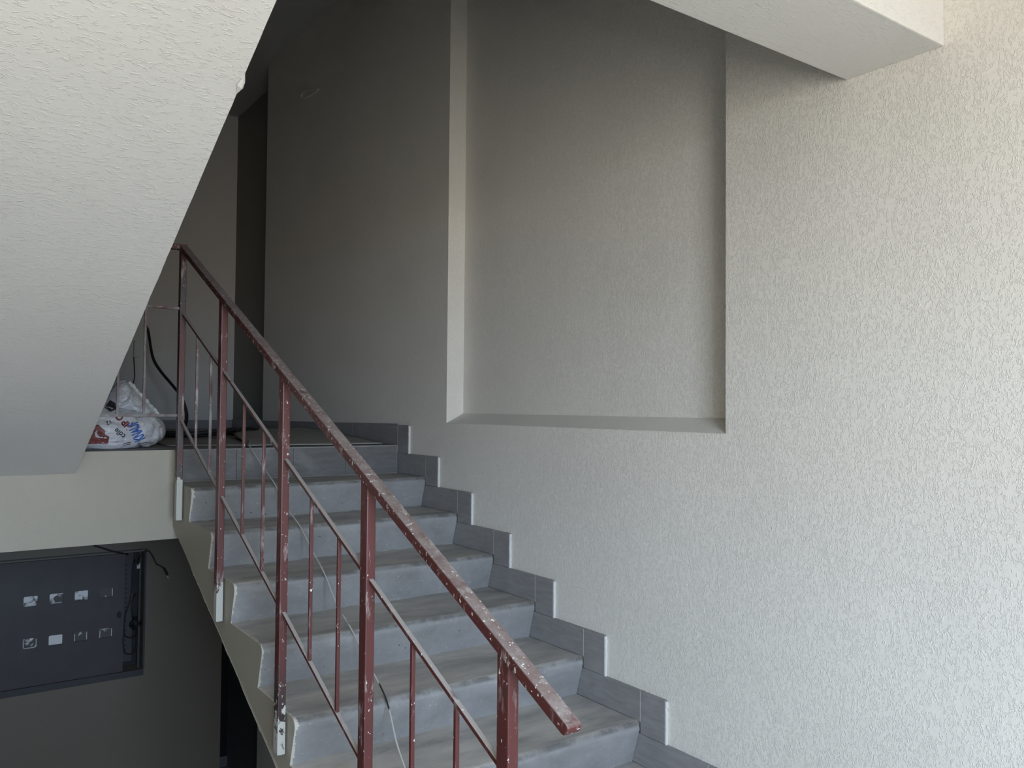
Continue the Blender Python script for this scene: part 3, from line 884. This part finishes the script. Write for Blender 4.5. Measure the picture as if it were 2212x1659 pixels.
# printing, laid onto the sack surface
bvh_v = []; bvh_f = []
for o in (body, flp):
    off = len(bvh_v)
    bvh_v += [v.co + WORLD[bag.name] for v in o.data.vertices]
    bvh_f += [[i + off for i in p.vertices] for p in o.data.polygons]
bvh = BVHTree.FromPolygons(bvh_v, bvh_f)
def print_on(name, mesh_pts, faces, m, off=0.0025):
    mb = MB(); vs = []
    for x, z in mesh_pts:
        o_ = Vector((0, 0, ZO))
        p = Vector((x, 4.3, z + ZO))
        d = (p - o_).normalized()
        hit, nn, _, _ = bvh.ray_cast(o_ + d * 2.5, d)
        if hit is None:
            hit = o_ + d * (4.45 / d.y)
        q_ = hit - d * off
        vs.append((q_.x, q_.y, q_.z - ZO))
    mb.add(vs, faces)
    return build(name, mb, m, bag, weld=False)
def lettering(name, text, centre, read, up_, length, height, m, bold=0.02):
    cu = bpy.data.curves.new(name, 'FONT')
    cu.body = text; cu.resolution_u = 3; cu.offset = bold
    t = bpy.data.objects.new(name + '_tmp', cu)
    C.objects.link(t)
    dg = bpy.context.evaluated_depsgraph_get()
    me = t.evaluated_get(dg).to_mesh()
    bm = bmesh.new(); bm.from_mesh(me)
    t.evaluated_get(dg).to_mesh_clear()
    bpy.data.objects.remove(t); bpy.data.curves.remove(cu)
    bmesh.ops.triangulate(bm, faces=bm.faces)
    for _ in range(2):
        bmesh.ops.subdivide_edges(bm, edges=[e for e in bm.edges if e.calc_length() > 0.12], cuts=1, use_grid_fill=False)
        bmesh.ops.triangulate(bm, faces=bm.faces)
    x0 = min(v.co.x for v in bm.verts); x1 = max(v.co.x for v in bm.verts)
    z0 = min(v.co.y for v in bm.verts); z1 = max(v.co.y for v in bm.verts)
    bm.verts.ensure_lookup_table()
    pts = []
    for v in bm.verts:
        a_ = ((v.co.x - x0) / (x1 - x0) - 0.5) * length
        b_ = ((v.co.y - z0) / (z1 - z0) - 0.5) * height
        pts.append((centre[0] + read[0] * a_ + up_[0] * b_, centre[1] + read[1] * a_ + up_[1] * b_))
    fs = [[v.index for v in f.verts] for f in bm.faces]
    bm.free()
    return print_on(name, pts, fs, m)
# crimped, stitched hem along the sloping edge of the mouth
hp = []; nseg, ncross = 60, 4
ea, eb, inn = (0.798, 0.116), (0.936, -0.042), (-0.040, -0.036)
for i in range(nseg + 1):
    for c_ in range(ncross + 1):
        u, w = i / nseg, c_ / ncross
        e = 0.004 * noise.noise(Vector((u * 11, w * 2, 4)))
        hp.append((ea[0] + (eb[0] - ea[0]) * u + inn[0] * w + e, ea[1] + (eb[1] - ea[1]) * u + inn[1] * w + e))
hem = print_on('stitched_hem', hp, [(i * 5 + c_, i * 5 + c_ + 1, (i + 1) * 5 + c_ + 1, (i + 1) * 5 + c_) for i in range(nseg) for c_ in range(ncross)], plain('grey_white_hem', (0.55, 0.55, 0.55), 0.6), 0.004)
for v_ in hem.data.vertices:
    if (v_.index // 5) % 2: v_.co.y -= 0.0028
M_blue = plain('blue_print', (0.05, 0.13, 0.42), 0.5)
M_brown = plain('red_brown_print', (0.16, 0.035, 0.03), 0.5)
M_ink = plain('black_print', (0.03, 0.03, 0.032), 0.5)
lettering('blue_lettering', 'KNAUF', (0.830, -0.128), (-0.41, 0.91), (-0.91, -0.41), 0.096, 0.052, M_blue, 0.045)
lettering('brown_lettering', 'HP C', (0.775, -0.082), (-0.66, 0.75), (-0.75, -0.66), 0.082, 0.034, M_brown, 0.045)
lettering('black_lettering', 'cdle', (0.757, -0.137), (-0.74, 0.67), (-0.67, -0.74), 0.056, 0.026, M_ink)
lettering('black_lettering', '12', (0.708, -0.086), (-0.80, -0.6), (0.45, -0.89), 0.022, 0.020, M_ink)
def patch(name, poly, m, off):
    bm = bmesh.new()
    vs = [bm.verts.new((x, z, 0)) for x, z in poly]
    bm.faces.new(vs)
    bmesh.ops.triangulate(bm, faces=bm.faces)
    for _ in range(3):
        bmesh.ops.subdivide_edges(bm, edges=[e for e in bm.edges if e.calc_length() > 0.012], cuts=1)
        bmesh.ops.triangulate(bm, faces=bm.faces)
    bm.verts.ensure_lookup_table()
    pts = [(v.co.x, v.co.y) for v in bm.verts]
    fs = [[v.index for v in f.verts] for f in bm.faces]
    bm.free()
    return print_on(name, pts, fs, m, off)
patch('red_print', [(0.64, -0.10), (0.665, -0.095), (0.695, -0.125), (0.693, -0.14), (0.712, -0.152), (0.708, -0.185), (0.62, -0.185), (0.60, -0.12)], M_brown, 0.002)
patch('white_mark', [(0.650, -0.128), (0.662, -0.122), (0.660, -0.138), (0.668, -0.152), (0.659, -0.156), (0.651, -0.146)], M_sack, 0.004)
patch('black_print', [(0.69, -0.015), (0.712, 0.022), (0.736, 0.008), (0.742, -0.022), (0.715, -0.034)], M_ink, 0.002)
patch('ruled_print', [(0.775, -0.185), (0.805, -0.178), (0.806, -0.181), (0.775, -0.188)], M_ink, 0.002)
patch('ruled_print', [(0.772, -0.194), (0.805, -0.187), (0.806, -0.190), (0.772, -0.197)], M_ink, 0.002)
